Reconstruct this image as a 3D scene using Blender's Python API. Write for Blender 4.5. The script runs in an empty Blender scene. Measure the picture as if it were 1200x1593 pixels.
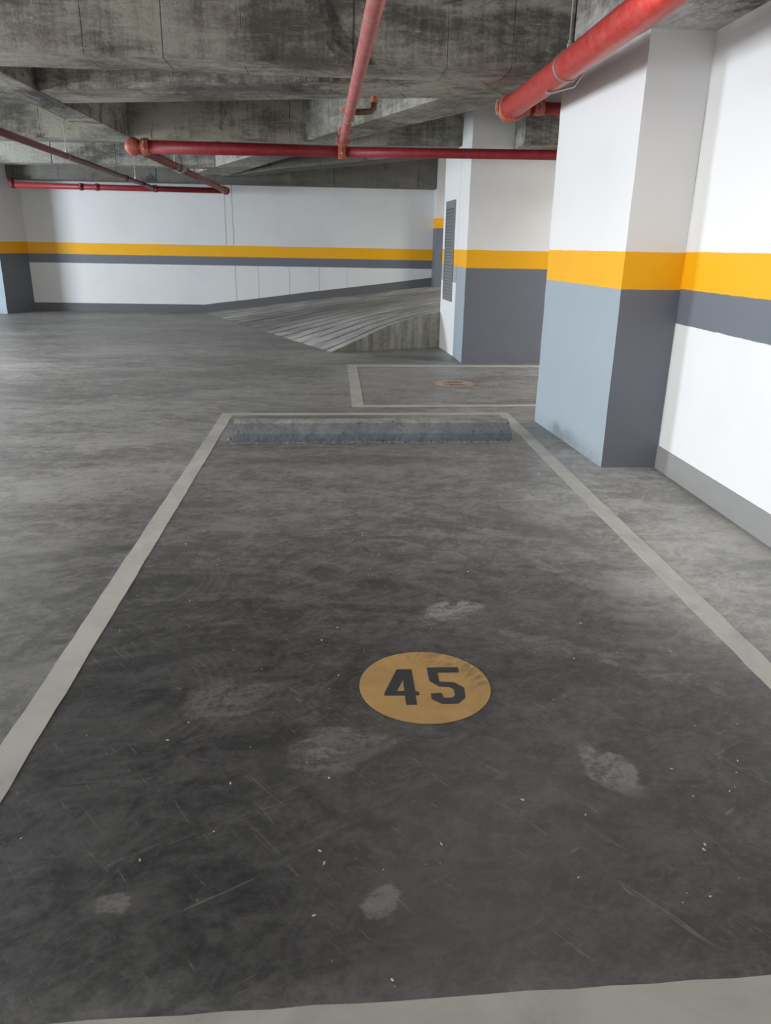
import bpy, bmesh, math, random
from mathutils import Vector, Matrix, noise as mnoise

C = bpy.context.scene.collection
PI = math.pi
random.seed(7)

# ------------------------------------------------------------------ camera
F_PX, CX, CY, EYE = 1185.0, 600.0, 796.5, 1.4
def _ray(x, y): return Vector((x - CX, -(y - CY), -F_PX)).normalized()
_up = -_ray(535, 4190)
_yy = _ray(520, 381); _yy = (_yy - _up * _yy.dot(_up)).normalized()
_xx = _yy.cross(_up)
R = Matrix((_xx, _yy, _up))                     # world = R @ camera vector
cam_d = bpy.data.cameras.new('camera'); cam = bpy.data.objects.new('camera', cam_d); C.objects.link(cam)
cam_d.sensor_fit = 'HORIZONTAL'; cam_d.sensor_width = 36; cam_d.lens = 36 * F_PX / 1200
cam_d.clip_start = .02; cam_d.clip_end = 200
cam.matrix_world = Matrix.Translation((0, 0, EYE)) @ R.to_4x4()
bpy.context.scene.camera = cam

# ------------------------------------------------------------------ light and exposure
sc = bpy.context.scene
sc.view_settings.view_transform = 'Standard'; sc.view_settings.look = 'None'
sc.view_settings.gamma = 1; sc.view_settings.use_curve_mapping = False
sc.view_settings.exposure = 0.2
w = bpy.data.worlds.new('world'); sc.world = w; w.use_nodes = True
w.node_tree.nodes['Background'].inputs[0].default_value = (.93, .97, 1.0, 1)
w.node_tree.nodes['Background'].inputs[1].default_value = .55

def area(name, loc, direction, sx, sy, power, col, spread=180):
    d = bpy.data.lights.new(name, 'AREA'); d.shape = 'RECTANGLE'; d.size = sx; d.size_y = sy
    d.energy = power; d.color = col; d.spread = math.radians(spread)
    o = bpy.data.objects.new(name, d); C.objects.link(o); o.location = loc
    o.rotation_euler = Vector(direction).to_track_quat('-Z', 'Y').to_euler()
    return o
# daylight through the open left side of the garage, and weaker daylight from the entrance behind
area('daylight_side', (-11.5, 4.4, 1.30), (1, 0, 0), 3.6, 2.0, 222, (.95, .98, 1), 100)
area('daylight_side', (-11.5, 11.7, 1.35), (1, 0, 0), 2.0, 2.0, 800, (.80, .90, 1))
area('daylight_entrance', (-5, -5, 1.3), (.35, 1, 0), 6.0, 2.0, 150, (.97, .99, 1))
# unseen ceiling lamps: drive aisle, then fill added over bay, recess and ramp
for lx, ly, pw in ((-5.0, 3.5, 130), (-6.0, 8.5, 120), (-9.5, 12.5, 12), (.8, 3.4, 23), (4.6, 8.3, 90), (4.6, 14.2, 120)):
    area('overhead_fill', (lx, ly, 2.55), (0, 0, -1), 1.3, .5, pw, (1, .985, .96))

# ------------------------------------------------------------------ node helper
class N:
    def __init__(s, name):
        s.m = bpy.data.materials.new(name); s.m.use_nodes = True
        s.t = s.m.node_tree; s.b = s.t.nodes['Principled BSDF']
        s.tc = s.t.nodes.new('ShaderNodeTexCoord')
    def link(s, a, b): s.t.links.new(a, b)
    def put(s, sock, v):
        if isinstance(v, (int, float)): sock.default_value = v
        elif isinstance(v, (tuple, list)):
            sock.default_value = tuple(v) + ((1,) if len(v) == 3 and sock.type == 'RGBA' else ())
        else: s.link(v, sock)
    def M(s, op, a, b=0.0, c=None, clamp=False):
        n = s.t.nodes.new('ShaderNodeMath'); n.operation = op; n.use_clamp = clamp
        s.put(n.inputs[0], a); s.put(n.inputs[1], b)
        if c is not None: s.put(n.inputs[2], c)
        return n.outputs[0]
    def xyz(s, vec):
        n = s.t.nodes.new('ShaderNodeSeparateXYZ'); s.link(vec, n.inputs[0]); return n.outputs
    def map(s, vec, scale=(1, 1, 1), rot=(0, 0, 0), loc=(0, 0, 0)):
        if any(rot):                             # turn first, stretch afterwards
            q = s.t.nodes.new('ShaderNodeMapping'); s.link(vec, q.inputs[0]); q.inputs['Rotation'].default_value = rot
            vec = q.outputs[0]; rot = (0, 0, 0)
        n = s.t.nodes.new('ShaderNodeMapping'); s.link(vec, n.inputs[0])
        n.inputs['Location'].default_value = loc; n.inputs['Rotation'].default_value = rot; n.inputs['Scale'].default_value = scale
        return n.outputs[0]
    def noise(s, vec, scale, detail=4, rough=.55, dist=0):
        n = s.t.nodes.new('ShaderNodeTexNoise'); s.link(vec, n.inputs['Vector'])
        n.inputs['Scale'].default_value = scale; n.inputs['Detail'].default_value = detail
        n.inputs['Roughness'].default_value = rough; n.inputs['Distortion'].default_value = dist
        return n.outputs[0]
    def sm(s, v, a, b):                          # smoothstep a -> b gives 0 -> 1
        n = s.t.nodes.new('ShaderNodeMapRange'); n.interpolation_type = 'SMOOTHSTEP'
        s.put(n.inputs[0], v); s.put(n.inputs[1], a); s.put(n.inputs[2], b)
        n.inputs[3].default_value = 0; n.inputs[4].default_value = 1
        return n.outputs[0]
    def rng(s, v, a, b, c, d):
        n = s.t.nodes.new('ShaderNodeMapRange'); s.put(n.inputs[0], v)
        for i, q in enumerate((a, b, c, d)): s.put(n.inputs[i + 1], q)
        return n.outputs[0]
    def mix(s, f, a, b, mode='MIX'):
        n = s.t.nodes.new('ShaderNodeMix'); n.data_type = 'RGBA'; n.blend_type = mode
        s.put(n.inputs[0], f); s.put(n.inputs[6], a); s.put(n.inputs[7], b)
        return n.outputs[2]
    def bump(s, h, strength, dist=.01):
        n = s.t.nodes.new('ShaderNodeBump'); n.inputs['Strength'].default_value = strength
        n.inputs['Distance'].default_value = dist; s.link(h, n.inputs['Height']); s.link(n.outputs[0], s.b.inputs['Normal'])
    def fin(s, col, rough=.6, spec=.5, metal=0):
        s.put(s.b.inputs['Base Color'], col); s.put(s.b.inputs['Roughness'], rough)
        s.b.inputs['Specular IOR Level'].default_value = spec; s.b.inputs['Metallic'].default_value = metal
        return s.m
    def vadd(s, a, b):
        n = s.t.nodes.new('ShaderNodeVectorMath'); n.operation = 'ADD'; s.put(n.inputs[0], a); s.put(n.inputs[1], b); return n.outputs[0]

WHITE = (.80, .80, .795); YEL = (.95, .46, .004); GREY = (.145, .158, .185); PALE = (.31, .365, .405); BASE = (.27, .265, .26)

def paint(name, stops, seams=(), stain=.05, white=WHITE, grey=GREY):
    """stops: heights of (yellow top, yellow bottom, grey bottom or None for grey to the floor)"""
    n = N(name); P = n.tc.outputs['Object']; x, y, z = n.xyz(P)
    jit = n.M('MULTIPLY', n.M('SUBTRACT', n.noise(P, 9, 3), .5), .010)
    zz = n.M('ADD', z, jit)
    zt, zb, zg = stops
    e = .002
    yel = n.mix(n.noise(P, 3, 3), YEL, tuple(c * .9 for c in YEL))
    gry = n.mix(n.noise(P, 2.5, 4), grey, tuple(c * 1.12 for c in grey))
    wht = n.mix(n.sm(n.noise(P, 1.2, 5), .45, .75), white, tuple(c * (1 - stain) for c in white))
    col = n.mix(n.sm(zz, zt - e, zt + e), yel, wht)
    col = n.mix(n.sm(zz, zb - e, zb + e), gry, col)
    if zg is not None: col = n.mix(n.sm(zz, zg - e, zg + e), wht, col)
    else:                                        # scuffed, dusty foot of the grey part
        foot = n.M('MULTIPLY', n.sm(z, .14, .0), n.sm(n.noise(P, 30, 5, .7), .5, .62))
        col = n.mix(n.M('MULTIPLY', foot, .45), col, (.2, .19, .175))
    for (sx, z0, z1, k) in seams:                # hairline vertical joints in the plaster
        d = n.M('ABSOLUTE', n.M('SUBTRACT', n.M('ADD', x, n.M('MULTIPLY', n.M('SUBTRACT', n.noise(P, 2, 2), .5), .03)), sx))
        f = n.M('MULTIPLY', n.sm(d, .016, .004), n.M('MULTIPLY', n.M('GREATER_THAN', z, z0), n.M('LESS_THAN', z, z1)))
        col = n.mix(n.M('MULTIPLY', f, k), col, (.2, .2, .2))
    h = n.M('ADD', n.noise(P, 4, 3), n.M('MULTIPLY', n.noise(P, 60, 3), .12))
    n.bump(h, .10, .012)
    return n.fin(col, .45, .4)

def concrete(name, dark, light, board=.62, seed=0., warm=0, bumpk=.5):
    """board-marked raw concrete; object x runs along the member"""
    n = N(name); P0 = n.tc.outputs['Object']; P = n.vadd(P0, (seed, seed * .7, seed * .3)); x, y, z = n.xyz(P)
    big = n.noise(n.map(P, (.7, 1, 1.6)), 1.1, 5, .6, .4)
    streak = n.noise(n.map(P, (9, 9, .8)), 1.6, 5, .65, .3)
    smear = n.noise(n.map(P, (1.2, 5, 5)), 3.0, 6, .7, 1.0)
    fine = n.noise(P, 38, 5, .7)
    f = n.M('ADD', n.M('MULTIPLY', big, .50), n.M('ADD', n.M('MULTIPLY', streak, .16), n.M('ADD', n.M('MULTIPLY', smear, .24), n.M('MULTIPLY', fine, .14))))
    col = n.mix(n.sm(f, .43, .60), dark, light)
    col = n.mix(n.M('MULTIPLY', n.sm(n.noise(P, 1.0, 7, .68, 1.2), .56, .66), .72), col, tuple(c * .25 for c in dark))   # damp dark blotches
    col = n.mix(n.M('MULTIPLY', n.sm(n.noise(n.vadd(P, (4, 9, 2)), 1.4, 4, .6), .62, .72), .35), col, (.30, .215, .19))     # rusty pink tint
    # board joints across the member
    fr = n.M('FRACT', n.M('ADD', n.M('DIVIDE', x, board), n.M('MULTIPLY', n.noise(n.map(P, (.9, .02, .02)), 1.0, 0), 1.2)))
    jt = n.M('MULTIPLY', n.sm(n.M('ABSOLUTE', n.M('SUBTRACT', fr, .5)), n.M('MULTIPLY', n.noise(P, 6, 3), .022), .002), n.sm(n.noise(P, 1.7, 2), .42, .56))
    col = n.mix(n.M('MULTIPLY', jt, .7), col, tuple(c * .25 for c in dark))
    col = n.mix(n.M('MULTIPLY', n.sm(n.noise(n.map(P, (3, 30, 30)), 2.0, 4, .7, .3), .62, .70), .4), col, tuple(min(1, c * 1.5) for c in light))  # lime scratches
    h = n.M('ADD', n.M('MULTIPLY', f, 1.2), n.M('SUBTRACT', n.M('MULTIPLY', fine, .5), jt))
    n.bump(h, bumpk, .03)
    return n.fin(col, .8, .25)

def pipe_mat(name, red, dusty, amount=.5, rough=.38):
    n = N(name); P = n.tc.outputs['Object']; nx = n.xyz(n.tc.outputs['Normal'])
    dn = n.sm(n.noise(n.map(P, (5, 5, 5)), 3, 6, .7, .5), .5 - amount * .35, .75)
    col = n.mix(dn, red, dusty)
    col = n.mix(n.M('MULTIPLY', n.sm(n.noise(P, 45, 4, .7), .6, .7), .5), col, tuple(c * .5 for c in red))
    n.bump(n.noise(P, 30, 3), .15, .004)
    return n.fin(col, rough, .5)

def flat(name, col, rough=.5, metal=0, var=.15, sc_=8):
    n = N(name); P = n.tc.outputs['Object']
    c = n.mix(n.noise(P, sc_, 5, .65), tuple(q * (1 - var) for q in col), tuple(min(1, q * (1 + var)) for q in col))
    n.bump(n.noise(P, sc_ * 8, 3), .2, .003)
    return n.fin(c, rough, .4, metal)

# ------------------------------------------------------------------ floor material
def floor_mat():
    n = N('power_floated_concrete'); P = n.tc.outputs['Object']; x, y, z = n.xyz(P)
    wob = n.M('SUBTRACT', n.noise(P, 1.6, 5, .6), .5)
    wob2 = n.M('SUBTRACT', n.noise(n.vadd(P, (11, 3, 0)), 3.2, 6, .65), .5)
    cloud = n.noise(n.map(P, (.55, 1.0, 1)), .9, 6, .6, .8)
    sweep = n.noise(n.map(P, (.8, 2.0, 1), rot=(0, 0, .12)), 1.3, 6, .68, 2.2)
    trowel = n.noise(n.map(P, (1.0, 1.6, 1), rot=(0, 0, -.5)), 4.0, 8, .74, 2.6)
    grit = n.noise(P, 55, 6, .75)
    m1 = n.noise(n.map(P, (1, 1.3, 1), rot=(0, 0, .3)), 5.5, 10, .80, .7)
    m2 = n.noise(n.map(P, (1, 1.5, 1), rot=(0, 0, -.8)), 19, 8, .72, .9)
    f = n.M('ADD', n.M('MULTIPLY', cloud, .26), n.M('ADD', n.M('MULTIPLY', sweep, .17), n.M('ADD', n.M('MULTIPLY', trowel, .20), n.M('ADD', n.M('MULTIPLY', m1, .22), n.M('ADD', n.M('MULTIPLY', m2, .13), n.M('MULTIPLY', grit, .10))))))
    base = n.mix(n.sm(f, .47, .615), (.165, .165, .162), (.37, .37, .36))
    base = n.mix(n.M('MULTIPLY', n.sm(n.M('ADD', x, n.M('MULTIPLY', wob, .5)), 1.2, 1.7), n.M('MULTIPLY', n.sm(y, 6.4, 5.2), .55)), base, n.mix(n.sm(f, .47, .60), (.30, .296, .275), (.56, .555, .52)))   # lighter strip by the wall: brighter light there put into the colour
    # tyre and oil darkening inside bay 45, ragged edge, fading towards the wheel stop and the right line
    xe = n.M('ADD', x, n.M('MULTIPLY', wob, .5)); ye = n.M('ADD', y, n.M('MULTIPLY', wob, 1.4))
    left = n.sm(x, -.99, -.90)
    rlim = n.M('MULTIPLY', n.sm(n.M('ADD', xe, n.M('MULTIPLY', n.M('SUBTRACT', ye, 2.0), .22)), 1.75, 1.15), n.sm(y, .9, 1.2))
    back = n.M('ADD', .36, n.M('MULTIPLY', n.sm(ye, 4.7, 2.2), .64))
    inside = n.M('MULTIPLY', n.M('MULTIPLY', left, rlim), n.M('MULTIPLY', back, n.sm(y, 5.9, 5.3)))
    halo = n.M('MULTIPLY', n.M('MULTIPLY', n.sm(n.M('ADD', x, n.M('MULTIPLY', wob2, .5)), -2.2, -1.0), n.sm(x, -.9, -.99)), n.M('MULTIPLY', n.sm(ye, 5.2, 3.4), n.sm(y, -2, 0.6)))
    dark = n.mix(n.sm(f, .475, .63), (.017, .017, .017), (.082, .0815, .080))
    col = n.mix(n.M('MULTIPLY', inside, n.M('ADD', .78, n.M('MULTIPLY', n.sm(cloud, .38, .6), .22))), base, dark)
    col = n.mix(n.M('MULTIPLY', halo, .45), col, dark)
    # patches: (x, y, rx, ry, angle, strength, colour)
    LT = (.30, .29, .27); DK = (.03, .03, .03)
    patches = [(-.09, 4.74, .20, .06, 0, .75, LT), (.44, 2.76, .10, .075, .2, .7, LT), (.56, 2.83, .07, .05, .2, .7, LT), (-1.14, 4.6, .10, .05, .2, .55, LT),
               (-.51, 1.345, .035, .04, .3, .5, LT), (.05, 1.93, .17, .07, 0, .35, LT), (.0, 1.86, .10, .06, 0, .3, LT), (.78, 1.77, .05, .13, .5, .55, LT), (.10, 1.33, .04, .035, 0, .45, LT),
               (.86, 2.50, .30, .03, -.45, .22, LT), (1.16, 2.27, .24, .03, -.55, .28, LT), (1.10, 3.1, .30, .05, -.9, .35, LT), (.95, 3.6, .35, .04, -.5, .3, LT),
               (.95, 4.6, .55, .04, -1.15, .3, LT), (-.75, 5.42, .12, .03, 0, .6, LT), (.35, 5.38, .9, .03, .04, .35, LT), (1.9, 3.9, .35, .10, -.8, .25, LT), (1.85, 4.6, .22, .08, 0, .3, LT),
               (-.03, 3.18, .10, .09, 0, .6, DK), (.18, 3.05, .10, .06, 0, .7, DK), (-.16, 1.87, .05, .13, 0, .6, DK), (-.68, 2.42, .30, .05, .35, .6, DK), (-.62, 3.12, .28, .05, .1, .5, DK),
               (-.36, 2.15, .16, .12, .4, .25, LT), (-.70, 3.5, .2, .05, 0, .4, DK), (.15, 5.1, .7, .14, 0, .35, DK), (.55, 1.75, .6, .05, -.35, .35, DK), (-1.3, 3.4, .4, .08, .3, .35, DK)]
    for (px, py, rx, ry, a, k, c) in patches:
        dx = n.M('SUBTRACT', n.M('ADD', x, n.M('MULTIPLY', wob2, .24)), px); dy = n.M('SUBTRACT', n.M('ADD', y, n.M('MULTIPLY', wob2, .24)), py)
        ca, sa = math.cos(a), math.sin(a)
        u = n.M('DIVIDE', n.M('ADD', n.M('MULTIPLY', dx, ca), n.M('MULTIPLY', dy, sa)), rx)
        v = n.M('DIVIDE', n.M('SUBTRACT', n.M('MULTIPLY', dy, ca), n.M('MULTIPLY', dx, sa)), ry)
        r = n.M('ADD', n.M('MULTIPLY', u, u), n.M('MULTIPLY', v, v))
        m = n.M('MULTIPLY', n.sm(r, 1.25, .5), n.M('ADD', .3, n.M('MULTIPLY', n.sm(n.M('ADD', n.M('MULTIPLY', trowel, .6), n.M('MULTIPLY', grit, .4)), .44, .55), .7)))
        col = n.mix(n.M('MULTIPLY', m, k), col, c)
    # fine light scratches and tyre arcs
    scr = n.noise(n.map(P, (2.0, 26, 1), rot=(0, 0, .9)), 2.2, 5, .7, 1.4)
    col = n.mix(n.M('MULTIPLY', n.sm(scr, .61, .70), .34), col, (.34, .33, .31))
    scr2 = n.noise(n.map(P, (2.0, 30, 1), rot=(0, 0, -.55)), 2.0, 5, .7, 1.2)
    col = n.mix(n.M('MULTIPLY', n.sm(scr2, .62, .71), .28), col, (.34, .33, .31))
    for (ax, ay, rad, x0, x1, y0, y1) in [(-.95, 3.1, .42, -.75, -.4, 2.7, 3.6), (.15, 3.9, .55, .45, .85, 3.4, 4.6), (-.75, 2.2, .36, -.5, -.25, 1.95, 2.5)]:
        dx = n.M('SUBTRACT', x, ax); dy = n.M('SUBTRACT', y, ay)
        r = n.M('SQRT', n.M('ADD', n.M('MULTIPLY', dx, dx), n.M('MULTIPLY', dy, dy)))
        rr = n.M('SINE', n.M('MULTIPLY', r, 190))
        env = n.M('MULTIPLY', n.sm(n.M('ABSOLUTE', n.M('SUBTRACT', r, rad)), .11, .05), n.M('MULTIPLY', n.sm(dx, .1, .25), n.sm(n.M('ABSOLUTE', dy), .40, .1)))
        col = n.mix(n.M('MULTIPLY', n.M('MULTIPLY', env, n.sm(rr, .0, .9)), .10), col, (.24, .23, .21))
    # darker joint along the wall foot
    col = n.mix(n.M('MULTIPLY', n.M('MULTIPLY', n.sm(x, 2.11, 2.2), n.M('LESS_THAN', y, 5.2)), .5), col, (.10, .095, .085))
    h = n.M('ADD', n.M('MULTIPLY', trowel, .6), n.M('MULTIPLY', grit, .35))
    n.bump(h, .30, .006)
    rough = n.rng(f, .4, .65, .36, .55)
    return n.fin(col, rough, .42)

def line_mat(name, col, col2, wear=.4):
    n = N(name); P = n.tc.outputs['Object']
    a = n.noise(n.map(P, (1, 1, 1)), 3.5, 6, .7, .8); b = n.noise(P, 70, 5, .75)
    c = n.mix(n.sm(a, .3, .72), col, col2)
    c = n.mix(n.M('MULTIPLY', n.sm(n.M('ADD', n.M('MULTIPLY', a, .6), n.M('MULTIPLY', b, .4)), .56, .64), wear), c, tuple(q * .5 for q in col2))
    n.bump(n.M('ADD', a, b), .15, .003)
    return n.fin(c, .6, .35)

# ------------------------------------------------------------------ mesh helpers
def obj(name, bm, mat, parent=None, smooth=False, bevel=0):
    if bevel:
        es = [e for e in bm.edges if len(e.link_faces) == 2 and e.calc_face_angle(0) > .5]
        bmesh.ops.bevel(bm, geom=es, offset=bevel, segments=2, affect='EDGES', profile=.6)
    bmesh.ops.recalc_face_normals(bm, faces=bm.faces)
    me = bpy.data.meshes.new(name); bm.to_mesh(me); bm.free(); me.materials.append(mat)
    if smooth:
        for p in me.polygons: p.use_smooth = True
    o = bpy.data.objects.new(name, me); C.objects.link(o)
    if parent is not None: o.parent = parent
    return o
def tag(o, label, cat, group=None, kind=None):
    if label: o['label'] = label
    if cat: o['category'] = cat
    if group: o['group'] = group
    if kind: o['kind'] = kind
    return o
def struct(o): o['kind'] = 'structure'; return o
def thing(name, loc, label, cat, group=None, rz=0):
    o = bpy.data.objects.new(name, None); C.objects.link(o); o.location = loc; o.rotation_euler.z = rz
    o.empty_display_size = .1
    return tag(o, label, cat, group)
def prism(bm, pts, z0, z1):
    lo = [bm.verts.new((x, y, z0)) for x, y in pts]; hi = [bm.verts.new((x, y, z1)) for x, y in pts]
    bm.faces.new(lo[::-1]); bm.faces.new(hi)
    for i in range(len(pts)):
        j = (i + 1) % len(pts); bm.faces.new((lo[i], lo[j], hi[j], hi[i]))
    return bm
def box(bm, x0, x1, y0, y1, z0, z1): return prism(bm, [(x0, y0), (x1, y0), (x1, y1), (x0, y1)], z0, z1)
def rings(bm, pts, rad, seg=20, cap=True):
    """tube through pts with a radius per point"""
    n = len(pts); pts = [Vector(p) for p in pts]; prev = None; rr = []
    for i, p in enumerate(pts):
        t = (pts[min(i + 1, n - 1)] - pts[max(i - 1, 0)])
        if t.length < 1e-7: t = pts[-1] - pts[0]
        t.normalize()
        a = Vector((0, 0, 1)) if abs(t.z) < .95 else Vector((1, 0, 0))
        u = t.cross(a).normalized() if prev is None else (prev - t * prev.dot(t)).normalized()
        prev = u; v = t.cross(u)
        r = rad[i] if isinstance(rad, (list, tuple)) else rad
        rr.append([bm.verts.new(p + (u * math.cos(2 * PI * k / seg) + v * math.sin(2 * PI * k / seg)) * r) for k in range(seg)])
    for a, b in zip(rr, rr[1:]):
        for k in range(seg): bm.faces.new((a[k], a[(k + 1) % seg], b[(k + 1) % seg], b[k]))
    if cap: bm.faces.new(rr[0][::-1]); bm.faces.new(rr[-1])
    return bm
def lathe_on(bm, p, d, prof, seg=20):
    """prof: (distance along d, radius) pairs"""
    p = Vector(p); d = Vector(d).normalized()
    a = Vector((0, 0, 1)) if abs(d.z) < .95 else Vector((1, 0, 0)); u = d.cross(a).normalized(); v = d.cross(u)
    rr = [[bm.verts.new(p + d * s + (u * math.cos(2 * PI * k / seg) + v * math.sin(2 * PI * k / seg)) * r) for k in range(seg)] for s, r in prof]
    for a, b in zip(rr, rr[1:]):
        for k in range(seg): bm.faces.new((a[k], a[(k + 1) % seg], b[(k + 1) % seg], b[k]))
    bm.faces.new(rr[0][::-1]); bm.faces.new(rr[-1])
def rot_poly(pts, origin, ang):
    c, s = math.cos(-ang), math.sin(-ang)
    return [((x - origin[0]) * c - (y - origin[1]) * s, (x - origin[0]) * s + (y - origin[1]) * c) for x, y in pts]

# ------------------------------------------------------------------ structure: floor, walls, ceiling
bm = bmesh.new(); box(bm, -13, 6, -5, 18, -.3, 0)
struct(obj('floor', bm, floor_mat()))

bm = bmesh.new(); box(bm, -13, 6, -5, 18, 3.2, 3.45)
struct(obj('ceiling', bm, concrete('slab_concrete', (.06, .057, .053), (.15, .14, .13), seed=3)))

M_right = paint('paint_wall_right', (1.400, 1.177, .963))
bm = bmesh.new(); prism(bm, [(2.205, -4), (2.5, -4), (2.5, 6.36), (2.195, 6.36), (2.195, 4.95)], 0, 3.2)
struct(obj('wall_right', bm, M_right))
bm = bmesh.new(); box(bm, 2.5, 5.9, 6.16, 6.36, 0, 3.2); box(bm, 5.7, 5.9, 6.36, 17.2, 0, 3.2)
struct(obj('wall_recess', bm, M_right))
bm = bmesh.new()
for y0, y1, z0, z1 in ((-5, 2.6, 0, 3.2), (6.2, 10.7, 0, 3.2), (12.7, 16.8, 0, 3.2), (2.6, 6.2, 0, .3), (10.7, 12.7, 0, .3), (2.6, 6.2, 2.32, 3.2), (10.7, 12.7, 2.37, 3.2)):
    box(bm, -12.2, -11.6, y0, y1, z0, z1)
struct(obj('wall_left', bm, paint('paint_wall_left', (1.35, 1.13, .957))))
M_base = flat('baseboard_paint', BASE, .6, var=.06, sc_=4)
bm = bmesh.new(); prism(bm, [(2.197, -4), (2.206, -4), (2.196, 4.905), (2.187, 4.905)], 0, .155)
struct(obj('baseboard_right', bm, M_base))

SEAMS = [(-2.21, 1.36, 2.5, .55), (-2.06, 1.36, 2.5, .55), (-2.05, .2, 1.0, .5), (-1.58, .3, 1.0, .35), (-.94, .3, 1.0, .35), (-.31, .4, 1.2, .3), (.27, .5, 1.0, .2)]
bm = bmesh.new(); box(bm, -13, 5.7, 16.8, 17.1, 0, 3.2)
struct(obj('wall_far', bm, paint('paint_wall_far', (1.350, 1.130, .957), SEAMS, .06, (.74, .74, .735))))

# curved ramp climbing to the right in front of the far wall
def ramp_near(t):
    P = [(-.05, 10.69), (.36, 10.872), (.72, 11.034), (1.10, 11.202), (1.50, 11.38), (3.5, 12.15), (5.7, 12.6)]
    Z = [.002, .165, .318, .425, .505, .80, 1.10]
    k = t * (len(P) - 1); i = min(int(k), len(P) - 2); f = k - i
    def cr(a, b, c, d): return .5 * ((2 * b) + (c - a) * f + (2 * a - 5 * b + 4 * c - d) * f * f + (3 * b - a - 3 * c + d) * f ** 3)
    g = lambda q: max(0, min(len(P) - 1, q))
    z = cr(Z[g(i - 1)], Z[i], Z[i + 1], Z[g(i + 2)])
    return Vector((cr(P[g(i - 1)][0], P[i][0], P[i + 1][0], P[g(i + 2)][0]), cr(P[g(i - 1)][1], P[i][1], P[i + 1][1], P[g(i + 2)][1]), max(z, .002)))
def ramp_far(t):
    X = [-2.75, -1.63, -.55, .54, 1.36, 3.6, 5.69]; Z = [.002, .139, .286, .42, .524, .83, 1.12]
    k = t * (len(X) - 1); i = min(int(k), len(X) - 2); f = k - i
    return Vector((X[i] * (1 - f) + X[i + 1] * f, 16.799, Z[i] * (1 - f) + Z[i + 1] * f))
def ramp_mat():
    n = N('ramp_grooved_concrete'); P = n.tc.outputs['Object']; uv = n.xyz(n.tc.outputs['UV'])
    a = n.noise(n.map(P, (.8, 1, 1)), 1.6, 6, .62, .4); g = n.noise(P, 40, 5, .7)
    u = n.M('ADD', uv[1], n.M('MULTIPLY', n.M('SUBTRACT', n.noise(P, 1.3, 2), .5), .012))
    fr = n.M('ABSOLUTE', n.M('SUBTRACT', n.M('FRACT', n.M('MULTIPLY', u, 15)), .5))
    gr = n.M('MULTIPLY', n.sm(fr, .12, .04), n.sm(n.noise(n.vadd(P, (3, 3, 3)), 1.1, 3), .30, .48))
    col = n.mix(n.sm(n.M('ADD', n.M('MULTIPLY', a, .75), n.M('MULTIPLY', g, .25)), .38, .64), (.29, .285, .27), (.56, .55, .515))
    # tyre-blackened lane in the middle of the ramp
    lane = n.M('MULTIPLY', n.sm(n.M('ABSOLUTE', n.M('SUBTRACT', n.M('ADD', uv[1], n.M('MULTIPLY', n.M('SUBTRACT', a, .5), .15)), .58)), .26, .05), .6)
    col = n.mix(lane, col, (.13, .127, .12))
    col = n.mix(n.M('MULTIPLY', gr, .82), col, (.07, .067, .06))
    n.bump(n.M('SUBTRACT', n.M('MULTIPLY', a, .4), gr), .5, .02)
    return n.fin(col, .75, .3)
ramp = thing('vehicle_ramp', (1.5, 13.5, 0), 'curved concrete ramp with grooves climbing right beside the far white wall', 'ramp')
bm = bmesh.new(); uvl = bm.loops.layers.uv.new('uv'); NT, NV = 48, 24; off = Vector(ramp.location)
V = [[None] * (NV + 1) for _ in range(NT + 1)]
for i in range(NT + 1):
    a, b = ramp_near(i / NT), ramp_far(i / NT)
    for j in range(NV + 1): V[i][j] = bm.verts.new(a.lerp(b, j / NV) - off)
for i in range(NT):
    for j in range(NV):
        f = bm.faces.new((V[i][j], V[i + 1][j], V[i + 1][j + 1], V[i][j + 1]))
        for l, (p, q) in zip(f.loops, ((i, j), (i + 1, j), (i + 1, j + 1), (i, j + 1))): l[uvl].uv = (p / NT, q / NV)
o = obj('ramp_surface', bm, ramp_mat(), ramp, smooth=True)
bm = bmesh.new()
top = []; bot = []
for i in range(NT + 1):
    a = ramp_near(i / NT) - off; b = a.copy(); b.y += .16
    top.append((bm.verts.new((a.x, a.y, a.z - .001)), bm.verts.new((b.x, b.y, a.z - .004)))); bot.append((bm.verts.new((a.x, a.y, 0)), bm.verts.new((b.x, b.y, 0))))
for i in range(NT):
    bm.faces.new((bot[i][0], bot[i + 1][0], top[i + 1][0], top[i][0])); bm.faces.new((top[i][0], top[i + 1][0], top[i + 1][1], top[i][1]))
    bm.faces.new((bot[i][1], bot[i + 1][1], top[i + 1][1], top[i][1])); bm.faces.new((bot[i][0], bot[i + 1][0], bot[i + 1][1], bot[i][1]))
bm.faces.new((bot[0][0], bot[0][1], top[0][1], top[0][0])); bm.faces.new((bot[NT][0], bot[NT][1], top[NT][1], top[NT][0]))
def side_mat():
    n = N('ramp_side_concrete'); P = n.tc.outputs['Object']; x, y, z = n.xyz(P)
    st = n.noise(n.map(P, (7, 7, .6)), 1.2, 4, .6); g = n.noise(P, 20, 5, .7)
    col = n.mix(n.sm(n.M('ADD', n.M('MULTIPLY', st, .7), n.M('MULTIPLY', g, .3)), .36, .66), (.22, .205, .175), (.46, .44, .39))
    n.bump(n.M('ADD', st, g), .4, .01)
    return n.fin(col, .85, .2)
obj('ramp_side', bm, side_mat(), ramp)

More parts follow.
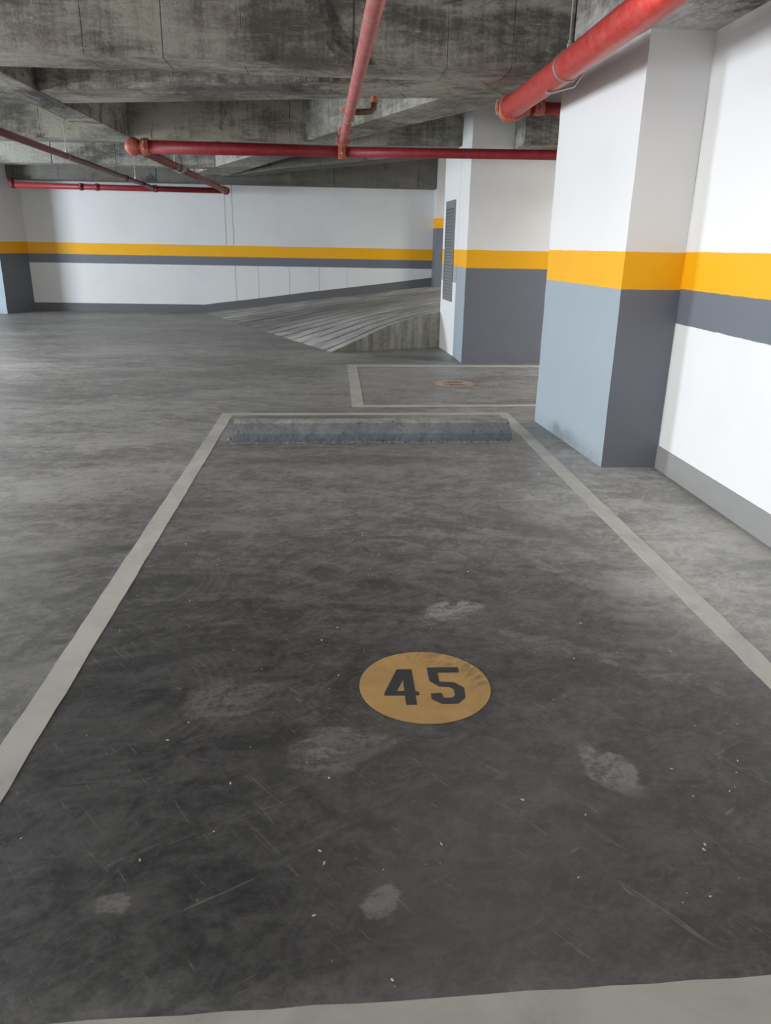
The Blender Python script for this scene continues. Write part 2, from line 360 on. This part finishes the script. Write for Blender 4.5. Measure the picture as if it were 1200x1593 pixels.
# baseboard on the far wall: level part, then following the ramp
bm = bmesh.new(); box(bm, -13, -2.72, 16.785, 16.8, 0, .165)
prof = [(-2.72, 0)] + [(ramp_far(i / 24).x, ramp_far(i / 24).z) for i in range(1, 22)]
lo = [[bm.verts.new((x, yy, z)) for x, z in prof] for yy in (16.785, 16.8)]; hi = [[bm.verts.new((x, yy, z + .165)) for x, z in prof] for yy in (16.785, 16.8)]
for i in range(len(prof) - 1):
    bm.faces.new((lo[0][i], lo[0][i + 1], hi[0][i + 1], hi[0][i])); bm.faces.new((hi[0][i], hi[0][i + 1], hi[1][i + 1], hi[1][i]))
struct(obj('baseboard_far', bm, flat('baseboard_dark_paint', (.125, .125, .13), .6, var=.08, sc_=3)))

# wall that closes the ramp, carries the louvre
bm = bmesh.new(); prism(bm, [(1.605, 10.42), (4.2, 10.42), (4.2, 11.42), (1.545, 11.42)], 0, 2.6)
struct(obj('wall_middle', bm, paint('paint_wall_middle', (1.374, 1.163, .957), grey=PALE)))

# ------------------------------------------------------------------ pillars
M_pil = paint('paint_pillar', (1.395, 1.168, None))
def pillar(pts, z1, mat, label, name='concrete_pillar', z0=0, pale=None, face=(-1, 0)):
    # one face of most pillars wears a paler blue-grey than the others
    cx = sum(p[0] for p in pts) / len(pts); cy = sum(p[1] for p in pts) / len(pts)
    bm = bmesh.new(); prism(bm, [(x - cx, y - cy) for x, y in pts], z0, z1)
    # subdivide and roughen the arrises slightly, like hand-plastered corners
    es = [e for e in bm.edges if abs(e.verts[0].co.z - e.verts[1].co.z) > .5]
    bmesh.ops.subdivide_edges(bm, edges=es, cuts=60, use_grid_fill=True)
    for v in bm.verts:
        if z0 + .01 < v.co.z < z1 - .01:
            k = mnoise.noise(Vector((v.co.x * 3 + cx, v.co.y * 3, v.co.z * 5.0))) * .004
            v.co.x += k; v.co.y += k * .7
    o = obj(name, bm, mat, bevel=0); o.location = (cx, cy, 0)
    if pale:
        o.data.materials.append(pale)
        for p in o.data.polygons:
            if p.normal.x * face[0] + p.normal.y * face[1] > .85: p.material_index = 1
    return tag(o, label, 'pillar')
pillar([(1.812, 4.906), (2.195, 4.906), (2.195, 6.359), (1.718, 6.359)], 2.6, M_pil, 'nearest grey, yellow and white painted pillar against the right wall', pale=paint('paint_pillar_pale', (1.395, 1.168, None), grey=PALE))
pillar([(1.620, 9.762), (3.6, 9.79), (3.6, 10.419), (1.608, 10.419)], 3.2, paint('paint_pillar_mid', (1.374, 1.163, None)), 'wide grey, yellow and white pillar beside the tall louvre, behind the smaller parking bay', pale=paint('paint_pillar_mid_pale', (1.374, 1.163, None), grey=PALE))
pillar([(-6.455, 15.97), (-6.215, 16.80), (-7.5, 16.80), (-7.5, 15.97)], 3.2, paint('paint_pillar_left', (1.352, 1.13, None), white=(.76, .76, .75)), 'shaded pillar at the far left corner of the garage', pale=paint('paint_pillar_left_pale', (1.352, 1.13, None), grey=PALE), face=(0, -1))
pillar([(2.06, 16.3), (2.75, 16.3), (2.75, 16.799), (2.06, 16.799)], 3.2, paint('paint_pillar_ramp', (1.95, 1.76, None), white=(.72, .72, .71)), 'narrow painted pillar with a raised yellow band on the ramp', z0=.55)

# ------------------------------------------------------------------ beams
def beam(name, pts, z0, z1, ang, mat, label):
    ox = sum(p[0] for p in pts) / len(pts); oy = sum(p[1] for p in pts) / len(pts)
    bm = bmesh.new(); prism(bm, rot_poly(pts, (ox, oy), ang), z0, z1)
    o = obj(name, bm, mat, bevel=.012); o.location = (ox, oy, 0); o.rotation_euler.z = ang
    return tag(o, label, 'beam')
DK_, LT_ = (.13, .122, .106), (.47, .45, .395)
beam('concrete_beam', [(-12.5, 6.08), (1.69, 6.08), (1.69, 6.57), (-12.5, 6.50)], 2.600, 3.2, 0, concrete('beam_concrete_a', DK_, LT_, .62, 1.3), 'deep raw concrete beam crossing the whole top of the picture, nearest of all')
beam('concrete_beam', [(-9, 9.66), (-2.53, 7.54), (0, 6.71), (1.1, 6.50), (1.45, 7.15), (.145, 7.44), (-2.77, 8.22), (-9, 10.1)], 2.604, 3.19, -.30, concrete('beam_concrete_b', DK_, LT_, .7, 5.1), 'slanting concrete beam just behind the nearest ceiling beam')
beam('concrete_beam', [(1.15, 6.56), (.98, 7.17), (.37, 8.7), (-.53, 10.9), (-1.48, 13.0), (-2.75, 16.0), (-2.2, 16.44), (-.66, 12.4), (.085, 10.45), (.70, 9.1), (1.23, 8.02), (1.52, 7.13), (1.69, 6.5)], 2.608, 3.18, -1.17, concrete('beam_concrete_c', (.20, .19, .165), (.52, .50, .43), .8, 9.7), 'pale diagonal concrete beam running from the nearest beam back to the far wall')
beam('concrete_beam', [(-2.79, 6.45), (-2.54, 6.45), (-2.50, 10.5), (-2.86, 10.9)], 2.600, 3.17, PI / 2, concrete('beam_concrete_d', DK_, LT_, .6, 14.2), 'narrow concrete beam running away from the viewer at the left')
beam('concrete_beam', [(-12, 12.3), (-4.2, 10.80), (-1.7, 10.38), (-.5, 10.52), (1.6, 10.52), (1.6, 10.80), (-.5, 10.88), (-4.3, 11.23), (-12, 12.8)], 2.596, 3.16, -.05, concrete('beam_concrete_e', (.15, .145, .12), (.46, .44, .37), .9, 20.4), 'concrete cross beam above the long horizontal red pipe')
beam('concrete_beam', [(-12, 14.3), (-2.0, 14.2), (-2.0, 14.6), (-12, 14.7)], 2.602, 3.15, 0, concrete('beam_concrete_g', DK_, LT_, .8, 27.9), 'farther concrete cross beam at the left, before the far wall')
beam('concrete_beam', [(-2.15, 16.2), (-.75, 14.0), (.25, 12.9), (1.5, 11.2), (1.75, 11.6), (.6, 13.1), (-.6, 14.5), (-1.9, 16.3)], 2.606, 3.14, -.9, concrete('beam_concrete_h', DK_, (.17, .16, .15), .9, 33.9), 'dark slanting concrete beam above the ramp')
beam('concrete_beam', [(-12.5, 16.45), (5.6, 16.45), (5.6, 16.79), (-12.5, 16.79)], 2.50, 3.2, 0, concrete('beam_concrete_w', DK_, (.19, .18, .16), 1.1, 41.2), 'concrete edge beam along the top of the far white wall')
beam('concrete_beam', [(1.70, -4), (2.6, -4), (2.6, 6.36), (1.70, 6.36)], 2.600, 3.2, PI / 2, concrete('beam_concrete_r', (.20, .185, .175), (.62, .61, .59), 1.6, 48.6), 'concrete edge beam above the right wall and nearest pillar')
beam('concrete_beam', [(2.12, 9.25), (4.0, 9.25), (4.0, 9.76), (2.12, 9.76)], 2.50, 2.86, 0, concrete('beam_concrete_s', DK_, LT_, 1.0, 55.6), 'short concrete beam stub on the wide pillar, partly behind the nearest pillar')

# ------------------------------------------------------------------ painted marks on the floor
M_line = line_mat('line_paint', (.53, .525, .485), (.42, .415, .385), .35)
M_line2 = line_mat('line_paint_worn', (.54, .535, .49), (.44, .435, .40), .4)
def strip(bm, a, b, w0, w1=None, z=.0022, seg=24, side=0):
    """painted strip from a to b, w0 to its left and w1 to its right, slightly ragged edges"""
    a = Vector(a); b = Vector(b); d = (b - a).normalized(); nrm = Vector((-d.y, d.x)); L = (b - a).length; vs = []
    for i in range(seg + 1):
        p = a.lerp(b, i / seg); e1 = (random.random() - .5) * .005; e2 = (random.random() - .5) * .005
        q0 = p + nrm * (w0 + e1); q1 = p - nrm * (w1 + e2)
        vs.append([bm.verts.new((q0.x, q0.y, z)), bm.verts.new((q1.x, q1.y, z)), bm.verts.new((q0.x, q0.y, .0003)), bm.verts.new((q1.x, q1.y, .0003))])
    for p, q in zip(vs, vs[1:]):
        bm.faces.new((p[0], p[1], q[1], q[0])); bm.faces.new((p[0], q[0], q[2], p[2])); bm.faces.new((p[1], q[1], q[3], p[3]))
    for p in (vs[0], vs[-1]): bm.faces.new((p[0], p[1], p[3], p[2]))
bm = bmesh.new()
strip(bm, (-.93, 1.0), (-.928, 6.62), .048, .048, seg=60)
strip(bm, (1.527, 1.0), (1.512, 6.66), .048, .048, z=.0024, seg=60)
strip(bm, (-.975, 6.575), (1.558, 6.655), .05, .05, z=.0020, seg=30)
strip(bm, (-.98, 1.012), (1.575, 1.068), .055, .055, z=.0027, seg=30)
o = obj('parking_bay_outline', bm, M_line); tag(o, 'pale painted rectangle outlining the large parking bay marked 45', 'road marking')
bm = bmesh.new()
strip(bm, (.215, 6.95), (.215, 9.52), .056, .056, seg=30)
strip(bm, (.16, 6.955), (5.0, 7.16), .045, .045, z=.0024, seg=30)
strip(bm, (.16, 9.46), (5.0, 9.64), .07, .07, z=.0020, seg=30)
o = obj('parking_bay_outline', bm, M_line2); tag(o, 'pale painted outline of the smaller bay behind, in front of the wide pillar', 'road marking')

def disc(bm, r, z, seg=72):
    top = [bm.verts.new((r * math.cos(2 * PI * k / seg), r * math.sin(2 * PI * k / seg), z)) for k in range(seg)]
    lo = [bm.verts.new((v.co.x, v.co.y, .0003)) for v in top]
    bm.faces.new(top)
    for k in range(seg): bm.faces.new((top[k], lo[k], lo[(k + 1) % seg], top[(k + 1) % seg]))
def poly_slab(bm, outer, hole, z, z0):
    es = []
    for loop in [outer] + ([hole] if hole else []):
        vs = [bm.verts.new((x, y, z)) for x, y in loop]
        es += [bm.edges.new((vs[i], vs[(i + 1) % len(vs)])) for i in range(len(vs))]
    bmesh.ops.triangle_fill(bm, edges=es, use_beauty=True)
    r = bmesh.ops.extrude_face_region(bm, geom=bm.faces[:])
    for g in r['geom']:
        if isinstance(g, bmesh.types.BMVert): g.co.z = z0
def disc_mat(name, c0, c1, k):
    n = N(name); P = n.tc.outputs['Object']; x, y, z = n.xyz(P)
    a = n.noise(P, 9, 6, .7, .6); b = n.noise(P, 90, 5, .75)
    c = n.mix(n.sm(a, .3, .7), c0, c1)
    smear = n.M('MULTIPLY', n.sm(n.M('ADD', n.M('MULTIPLY', x, 1.0), n.M('ADD', y, n.M('MULTIPLY', n.M('SUBTRACT', a, .5), .25))), .10, .26), n.sm(n.noise(n.map(P, (6, 18, 1), rot=(0, 0, -.7)), 2.4, 5, .7), .42, .62))
    c = n.mix(n.M('MULTIPLY', smear, k), c, (.10, .075, .045))
    c = n.mix(n.M('MULTIPLY', n.sm(b, .62, .70), .35), c, tuple(q * .45 for q in c1))
    c = n.mix(n.M('MULTIPLY', n.sm(n.noise(P, 26, 3), .68, .76), .5), c, (.12, .06, .04))
    return n.fin(c, .6, .35)
cx0, cy0 = .300, 2.222
four = [(.160, 2.162), (.160, 2.175), (.212, 2.323), (.264, 2.323), (.264, 2.182), (.275, 2.182), (.275, 2.161), (.262, 2.160), (.262, 2.106), (.227, 2.106), (.227, 2.160)]
hole = [(.202, 2.186), (.229, 2.256), (.228, 2.187)]
five = [(.319, 2.332), (.429, 2.332), (.428, 2.298), (.353, 2.298), (.352, 2.240), (.401, 2.234), (.430, 2.199), (.425, 2.140), (.397, 2.107), (.343, 2.107), (.313, 2.136), (.314, 2.168), (.350, 2.171), (.354, 2.141), (.382, 2.141), (.394, 2.158), (.393, 2.192), (.382, 2.206), (.348, 2.209), (.318, 2.246)]
sh = lambda L: [(x - cx0, y - cy0) for x, y in L]
bm = bmesh.new(); disc(bm, .221, .0032)
d = obj('number_disc', bm, disc_mat('ochre_floor_paint', (.47, .29, .10), (.38, .235, .085), .6)); d.location = (cx0, cy0, 0)
tag(d, 'round ochre yellow bay number 45 painted on the dark floor', 'floor number')
M_num = flat('black_floor_paint', (.022, .024, .028), .55, var=.5, sc_=60)
bm = bmesh.new(); poly_slab(bm, sh(four), sh(hole), .0042, .0033); obj('digit_four', bm, M_num, d)
bm = bmesh.new(); poly_slab(bm, sh(five), None, .0042, .0033); obj('digit_five', bm, M_num, d)
# worn number of the bay behind (its driver reads it from the left aisle side)
bm = bmesh.new(); disc(bm, .212, .0032)
d2 = obj('number_disc', bm, disc_mat('faded_ochre_floor_paint', (.52, .38, .29), (.38, .30, .24), .35)); d2.location = (1.30, 8.22, 0); d2.rotation_euler.z = -PI / 2
tag(d2, 'faded, dirty orange number disc in the smaller bay behind', 'floor number')
M_num2 = flat('faded_black_floor_paint', (.19, .14, .11), .6, var=.4, sc_=40)
bm = bmesh.new(); poly_slab(bm, sh(four), sh(hole), .0042, .0033); obj('digit_four', bm, M_num2, d2)
bm = bmesh.new(); poly_slab(bm, [(x - .157, y) for x, y in sh(four)][:0] or [(x + .158, y) for x, y in sh(four)], [(x + .158, y) for x, y in sh(hole)], .0042, .0033); obj('digit_four', bm, M_num2, d2)

# ------------------------------------------------------------------ wheel stop
def stop_mat():
    n = N('wheel_stop_concrete'); P = n.tc.outputs['Object']; x, y, z = n.xyz(P)
    a = n.noise(n.map(P, (1, 1, 1)), 7, 6, .7, .5); g = n.noise(P, 60, 5, .75)
    s = n.M('ADD', n.M('MULTIPLY', a, .6), n.M('MULTIPLY', g, .4))
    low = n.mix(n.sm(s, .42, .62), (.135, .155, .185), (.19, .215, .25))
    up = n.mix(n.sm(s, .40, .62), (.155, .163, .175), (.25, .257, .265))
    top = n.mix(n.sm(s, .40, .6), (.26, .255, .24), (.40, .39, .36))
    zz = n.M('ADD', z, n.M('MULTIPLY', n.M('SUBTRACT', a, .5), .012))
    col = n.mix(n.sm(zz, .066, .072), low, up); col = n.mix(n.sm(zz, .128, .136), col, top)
    col = n.mix(n.M('MULTIPLY', n.sm(n.noise(P, 24, 4, .6), .63, .69), .8), col, (.04, .04, .042))
    n.bump(s, .7, .012)
    return n.fin(col, .8, .25)
wx0, wx1 = -.764, 1.363
st = thing('wheel_stop', ((wx0 + wx1) / 2, 5.60, 0), 'long grey concrete wheel stop at the end of bay 45', 'wheel stop', rz=.035)
prof = [(-.0, 0), (-.002, .030), (.0, .062), (.010, .076), (.055, .118), (.078, .137), (.10, .144), (.17, .145), (.22, .128), (.255, .075), (.262, .03), (.262, 0)]
bm = bmesh.new(); NX = 150; L = wx1 - wx0; rows = []
for i in range(NX + 1):
    x = -L / 2 + L * i / NX; row = []
    for (py, pz) in prof:
        e = 0
        if i in (0, NX): e = (1 if i == 0 else -1) * pz * .12
        j = mnoise.noise(Vector((x * 14, py * 20, pz * 20))) * .0045 + mnoise.noise(Vector((x * 45, py * 40, pz * 50 + 7))) * .003
        row.append(bm.verts.new((x + e, py + j * (1 if pz < .1 else .4), pz + (j if pz > .05 else 0))))
    rows.append(row)
for a, b in zip(rows, rows[1:]):
    for k in range(len(prof) - 1): bm.faces.new((a[k], a[k + 1], b[k + 1], b[k]))
    bm.faces.new((a[-1], a[0], b[0], b[-1]))
bm.faces.new(rows[0]); bm.faces.new(rows[-1][::-1])
obj('concrete_block', bm, stop_mat(), st)
# crumbled mortar squeezed out along the front and left foot of the stop
bm = bmesh.new()
for i in range(620):
    x = random.uniform(-L / 2 - .02, L / 2 + .01); y = -abs(random.gauss(0, .014)) - .002; s = random.uniform(.002, .007)
    if random.random() < .08: x = -L / 2 - abs(random.gauss(0, .03)); y = random.uniform(0, .2)
    m = Matrix.Translation((x, y, s * .45)) @ Matrix.Rotation(random.uniform(0, 3), 4, 'Z') @ Matrix.Diagonal((s * random.uniform(.8, 2), s, s * .9, 1))
    bmesh.ops.create_icosphere(bm, subdivisions=1, radius=1, matrix=m)
o = obj('mortar_crumbs', bm, flat('mortar', (.30, .29, .26), .9, var=.4, sc_=20), st); o['kind'] = 'stuff'; o['label'] = 'pale crumbled mortar along the foot'

# ------------------------------------------------------------------ louvre in the middle wall
M_lv = flat('louvre_grey', (.23, .235, .24), .45, .3, .12); M_lvd = flat('louvre_dark', (.08, .082, .085), .6)
lv = thing('louvre_vent', (1.572, 10.93, .70), 'tall narrow grey metal louvre on the white wall beside the ramp', 'vent', rz=math.atan2(.060, 1.0))
bm = bmesh.new(); W2, HT = .30, 1.29
box(bm, -.010, .02, -W2, -W2 + .045, 0, HT); box(bm, -.010, .02, W2 - .045, W2, 0, HT); box(bm, -.010, .02, -W2 + .045, W2 - .045, 0, .05); box(bm, -.010, .02, -W2 + .045, W2 - .045, HT - .10, HT)
obj('vent_frame', bm, M_lv, lv)
bm = bmesh.new(); box(bm, -.001, .003, -W2 + .04, W2 - .04, .04, HT - .08); obj('back_plate', bm, M_lvd, lv)
for k in range(27):
    z = .055 + k * .0420
    bm = bmesh.new(); a = [(-.010, z), (-.008, z - .005), (.001, z + .026), (-.001, z + .031)]
    vs = [[bm.verts.new((px, yy, pz)) for px, pz in a] for yy in (-W2 + .045, W2 - .045)]
    for i in range(4): bm.faces.new((vs[0][i], vs[0][(i + 1) % 4], vs[1][(i + 1) % 4], vs[1][i]))
    bm.faces.new(vs[0]); bm.faces.new(vs[1][::-1])
    obj('slat', bm, M_lv, lv)

# ------------------------------------------------------------------ pipes
M_red = pipe_mat('red_pipe_paint', (.27, .014, .022), (.32, .04, .045), .3, .48)
M_bright = pipe_mat('bright_red_pipe_paint', (.52, .028, .022), (.58, .10, .085), .5)
M_dusty = pipe_mat('dusty_red_pipe_paint', (.40, .05, .05), (.50, .22, .20), .9, .6)
M_brown = pipe_mat('dusty_maroon_pipe_paint', (.16, .022, .026), (.26, .12, .115), .8, .6)
M_maroon = pipe_mat('maroon_pipe_paint', (.14, .012, .018), (.17, .03, .03), .3, .5)
M_coup = pipe_mat('coupling_paint', (.45, .05, .035), (.50, .20, .13), .9, .6)
M_steel = flat('galvanised_steel', (.42, .42, .41), .45, .6, .2)
M_rust = flat('brass_fitting', (.16, .10, .06), .5, .3, .4)
def loc(v, o): return Vector(v) - Vector(o.location)
def coupling(parent, p, d, r, mat, bolt=True):
    """grooved coupling: ring with two ears and bolts"""
    p = loc(p, parent); d = Vector(d).normalized(); bm = bmesh.new()
    lathe_on(bm, p - d * .04, d, [(0, r * 1.04), (.004, r * 1.22), (.022, r * 1.26), (.040, r * 1.30), (.058, r * 1.26), (.076, r * 1.22), (.080, r * 1.04)], 24)
    side = d.cross(Vector((0, 0, 1))).normalized()
    for s in (-1, 1):
        q = p + side * s * (r * 1.35)
        lathe_on(bm, q - Vector((0, 0, r * .35)), (0, 0, 1), [(0, .018), (r * .7, .018)], 8)
    c = obj('coupling', bm, mat, parent, smooth=False)
    if bolt:
        for s in (-1, 1):
            q = p + side * s * (r * 1.35 + .004); bm = bmesh.new()
            lathe_on(bm, q - Vector((0, 0, r * .62)), (0, 0, 1), [(0, .009), (.010, .009), (.0101, .005), (r * 1.14, .005), (r * 1.141, .009), (r * 1.14 + .01, .009)], 6)
            obj('bolt', bm, M_steel, c)
    return c
def hanger(parent, p, d, r, ztop, strap=True):
    """clevis hanger: ring strap round the pipe and a threaded rod to the ceiling"""
    p = loc(p, parent); d = Vector(d).normalized(); zt = ztop - parent.location.z; bm = bmesh.new()
    side = d.cross(Vector((0, 0, 1))).normalized(); K = 24; ro = []
    for s in (-.014, .014):
        ro.append([[bm.verts.new(p + d * s + (side * math.cos(2 * PI * k / K) + Vector((0, 0, 1)) * math.sin(2 * PI * k / K)) * q) for k in range(K)] for q in (r * 1.01, r * 1.01 + .006)])
    for k in range(K):
        j = (k + 1) % K
        for a, b in ((ro[0][0], ro[0][1]), (ro[0][1], ro[1][1]), (ro[1][1], ro[1][0]), (ro[1][0], ro[0][0])): bm.faces.new((a[k], a[j], b[j], b[k]))
    lathe_on(bm, p + Vector((0, 0, r + .003)), (0, 0, 1), [(0, .016), (.03, .016), (.034, .010), (.05, .010)], 8)
    obj('hanger_ring', bm, M_steel, parent)
    bm = bmesh.new(); lathe_on(bm, p + Vector((0, 0, r + .045)), (0, 0, 1), [(0, .0055), (max(.02, zt - p.z - r - .045), .0055)], 8)
    obj('hanger_rod', bm, M_steel, parent)
def run(parent, name, pts, rad, mat, seg=24):
    bm = bmesh.new(); rings(bm, [loc(p, parent) for p in pts], rad, seg); return obj(name, bm, mat, parent, smooth=False if seg < 12 else True)
def cap(parent, p, d, r, mat):
    bm = bmesh.new(); lathe_on(bm, loc(p, parent), d, [(0, r * 1.18), (.02, r * 1.22), (.05, r * 1.15), (.066, r * .85), (.075, r * .4)], 24)
    return obj('end_cap', bm, mat, parent)

# thick bright pipe under the right edge beam
t = thing('sprinkler_main_pipe', (1.42, 2.0, 2.45), 'thick bright red pipe running overhead along the right wall', 'pipe')
run(t, 'pipe', [(1.447, -3.9, 2.45), (1.425, 4.0, 2.45), (1.404, 6.72, 2.45)], .083, M_bright, 32)
cap(t, (1.404, 6.70, 2.45), (-.004, 1, 0), .083, M_coup)
coupling(t, (1.4045, 6.66, 2.45), (0, 1, 0), .083, M_coup)
hanger(t, (1.418, 5.17, 2.45), (0, 1, 0), .083, 3.2)
hanger(t, (1.435, 1.5, 2.45), (0, 1, 0), .083, 3.2)
bm = bmesh.new(); lathe_on(bm, loc((1.47, 6.64, 2.45), t), (1, 0, 0), [(0, .058), (.05, .062), (.07, .062), (.075, .05)], 20); obj('tee_outlet', bm, M_coup, t)
# thin wall bracket and grey conduit under it
run(t, 'bracket', [(1.70, 5.45, 2.62), (1.56, 5.5, 2.40), (1.42, 5.5, 2.362), (1.38, 5.5, 2.36)], .009, M_steel, 8)

t = thing('branch_pipe', (1.9, 6.64, 2.45), 'short dark red branch pipe disappearing behind the nearest pillar', 'pipe')
run(t, 'pipe', [(1.545, 6.64, 2.45), (3.4, 6.64, 2.45)], .045, M_red)
coupling(t, (1.62, 6.64, 2.45), (1, 0, 0), .045, M_coup)

# long horizontal pipe across the hall
P3 = [(-2.10, 9.17, 2.36), (.09, 9.13, 2.36), (2.45, 8.90, 2.36), (3.6, 8.79, 2.36)]
t = thing('cross_pipe', (.1, 9.13, 2.36), 'long horizontal red pipe crossing the hall to the wide pillar', 'pipe')
run(t, 'pipe', [P3[0], (-1.0, 9.15, 2.36), (.05, 9.131, 2.36)], [.068, .064, .058], M_red)
run(t, 'pipe', [(.12, 9.127, 2.36), (1.2, 9.02, 2.36), P3[2], P3[3]], .051, M_red)
coupling(t, (-2.02, 9.17, 2.36), (1, 0, 0), .068, M_coup); coupling(t, (.09, 9.13, 2.36), (1, -.05, 0), .056, M_coup)
bm = bmesh.new(); bmesh.ops.create_uvsphere(bm, u_segments=24, v_segments=14, radius=.092, matrix=Matrix.Translation(loc((-2.147, 9.172, 2.36), t))); obj('elbow', bm, M_coup, t, smooth=True)
coupling(t, (-2.145, 9.24, 2.36), (0, 1, 0), .06, M_coup, False)

# overhead pipe in the middle coming towards the viewer
t = thing('middle_branch_pipe', (.15, 6.0, 2.36), 'dusty pink red pipe running overhead towards the viewer in the middle', 'pipe')
run(t, 'pipe', [(.262, -1.5, 2.47), (.205, 3.7, 2.47), (.105, 8.9, 2.46), (.096, 9.08, 2.43)], .043, M_dusty)
coupling(t, (.117, 8.35, 2.462), (0, 1, 0), .043, M_coup); coupling(t, (.098, 8.98, 2.445), (0, 1, -.2), .046, M_coup)
run(t, 'riser_elbow', [(.096, 9.0, 2.455), (.094, 9.10, 2.43), (.093, 9.13, 2.36), (.093, 9.13, 2.29)], [.047, .052, .052, .045], M_coup, 20)
coupling(t, (.139, 7.15, 2.467), (0, 1, 0), .041, M_coup, False)
run(t, 'sprinkler_drop', [(.14, 7.15, 2.46), (.22, 7.13, 2.455), (.315, 7.11, 2.46), (.335, 7.11, 2.48), (.337, 7.11, 2.54)], [.024, .024, .024, .026, .022], M_rust, 12)
bm = bmesh.new(); lathe_on(bm, loc((.337, 7.11, 2.525), t), (0, 0, 1), [(0, .032), (.03, .032), (.031, .024), (.05, .024)], 10); obj('union_nut', bm, M_coup, t)
hanger(t, (.133, 7.5, 2.466), (0, 1, 0), .043, 3.2)

# dusty pipe from the elbow back to the far wall
t = thing('far_branch_pipe', (-2.1, 12.5, 2.36), 'dusty brownish pipe running from the elbow back to the far wall', 'pipe')
run(t, 'pipe', [(-2.144, 9.27, 2.36), (-2.12, 13, 2.36), (-2.10, 16.25, 2.36)], .05, M_brown)
coupling(t, (-2.125, 11.7, 2.36), (0, 1, 0), .05, M_steel); hanger(t, (-2.127, 11.35, 2.36), (0, 1, 0), .05, 2.62 + .55)
coupling(t, (-2.10, 15.9, 2.36), (0, 1, 0), .05, M_coup); cap(t, (-2.10, 16.22, 2.36), (0, 1, 0), .062, M_brown)

# thin maroon pipe at the left
t = thing('left_branch_pipe', (-3.3, 12, 2.36), 'thin dark maroon pipe slanting across the upper left towards the far wall', 'pipe')
run(t, 'pipe', [(-2.95, 1.5, 2.36), (-3.16, 8.0, 2.36), (-3.42, 16.05, 2.36)], .036, M_maroon, 16)
for yy in (13.6, 14.9, 15.85):
    coupling(t, (-3.16 - .26 * (yy - 8) / 8.05, yy, 2.36), (-.03, 1, 0), .036, M_maroon)
hanger(t, (-3.24, 10.4, 2.36), (0, 1, 0), .036, 3.2); hanger(t, (-3.37, 14.35, 2.36), (0, 1, 0), .036, 3.1)

# pipe along the top of the far wall
t = thing('far_wall_pipe', (-4.2, 16.25, 2.37), 'straight dark red pipe along the top of the far white wall', 'pipe')
run(t, 'pipe', [(-6.12, 16.25, 2.375), (-4.0, 16.25, 2.367), (-2.16, 16.25, 2.36)], .052, M_red)
run(t, 'wall_elbow', [(-6.16, 16.25, 2.50), (-6.16, 16.25, 2.40), (-6.15, 16.25, 2.377), (-6.10, 16.25, 2.375)], .058, M_maroon, 16)
for xx in (-4.85, -3.45, -4.55): coupling(t, (xx, 16.25, 2.37), (1, 0, 0), .052, M_maroon if xx < -4.6 else M_red, xx != -4.55)

# ------------------------------------------------------------------ loose paint flecks on the bay floor
M_chip = flat('white_flake', (.62, .61, .56), .7, var=.2)
def chip(bm, x, y, s, a, el=1.8):
    k = random.randint(5, 7); pts = [(math.cos(2 * PI * i / k) * s * el * random.uniform(.6, 1), math.sin(2 * PI * i / k) * s * random.uniform(.6, 1)) for i in range(k)]
    c, q = math.cos(a), math.sin(a); pts = [(x + u * c - v * q, y + u * q + v * c) for u, v in pts]
    vs = [bm.verts.new((u, v, .0008)) for u, v in pts]; top = [bm.verts.new((u, v, .0008 + s * .5 * random.random() + .001)) for u, v in pts]
    bm.faces.new(vs[::-1]); bm.faces.new(top)
    for i in range(k): bm.faces.new((vs[i], vs[(i + 1) % k], top[(i + 1) % k], top[i]))
bm = bmesh.new()
for i in range(110):
    x = random.uniform(-.85, 1.4); y = 1.12 + 2.6 * random.random() ** 1.3
    chip(bm, x, y, .9 * random.choice((.001, .0013, .0018, .003)) * random.uniform(.7, 1.3), random.uniform(0, 3), random.uniform(1, 2.5))
for (x, y) in [(-.47, 1.48), (-.04, 1.49), (-.03, 1.45), (.96, 1.76), (1.08, 1.66), (.92, 1.47), (.26, 1.50), (.5, 1.65), (-.29, 1.75), (-.05, 1.3), (-.5, 1.95), (-.02, 1.76)]:
    chip(bm, x, y, .0027, random.uniform(0, 3), 2.6)
tag(obj('loose_flakes', bm, M_chip), 'scattered white flakes and grit on the dark bay floor', 'debris', kind='stuff')
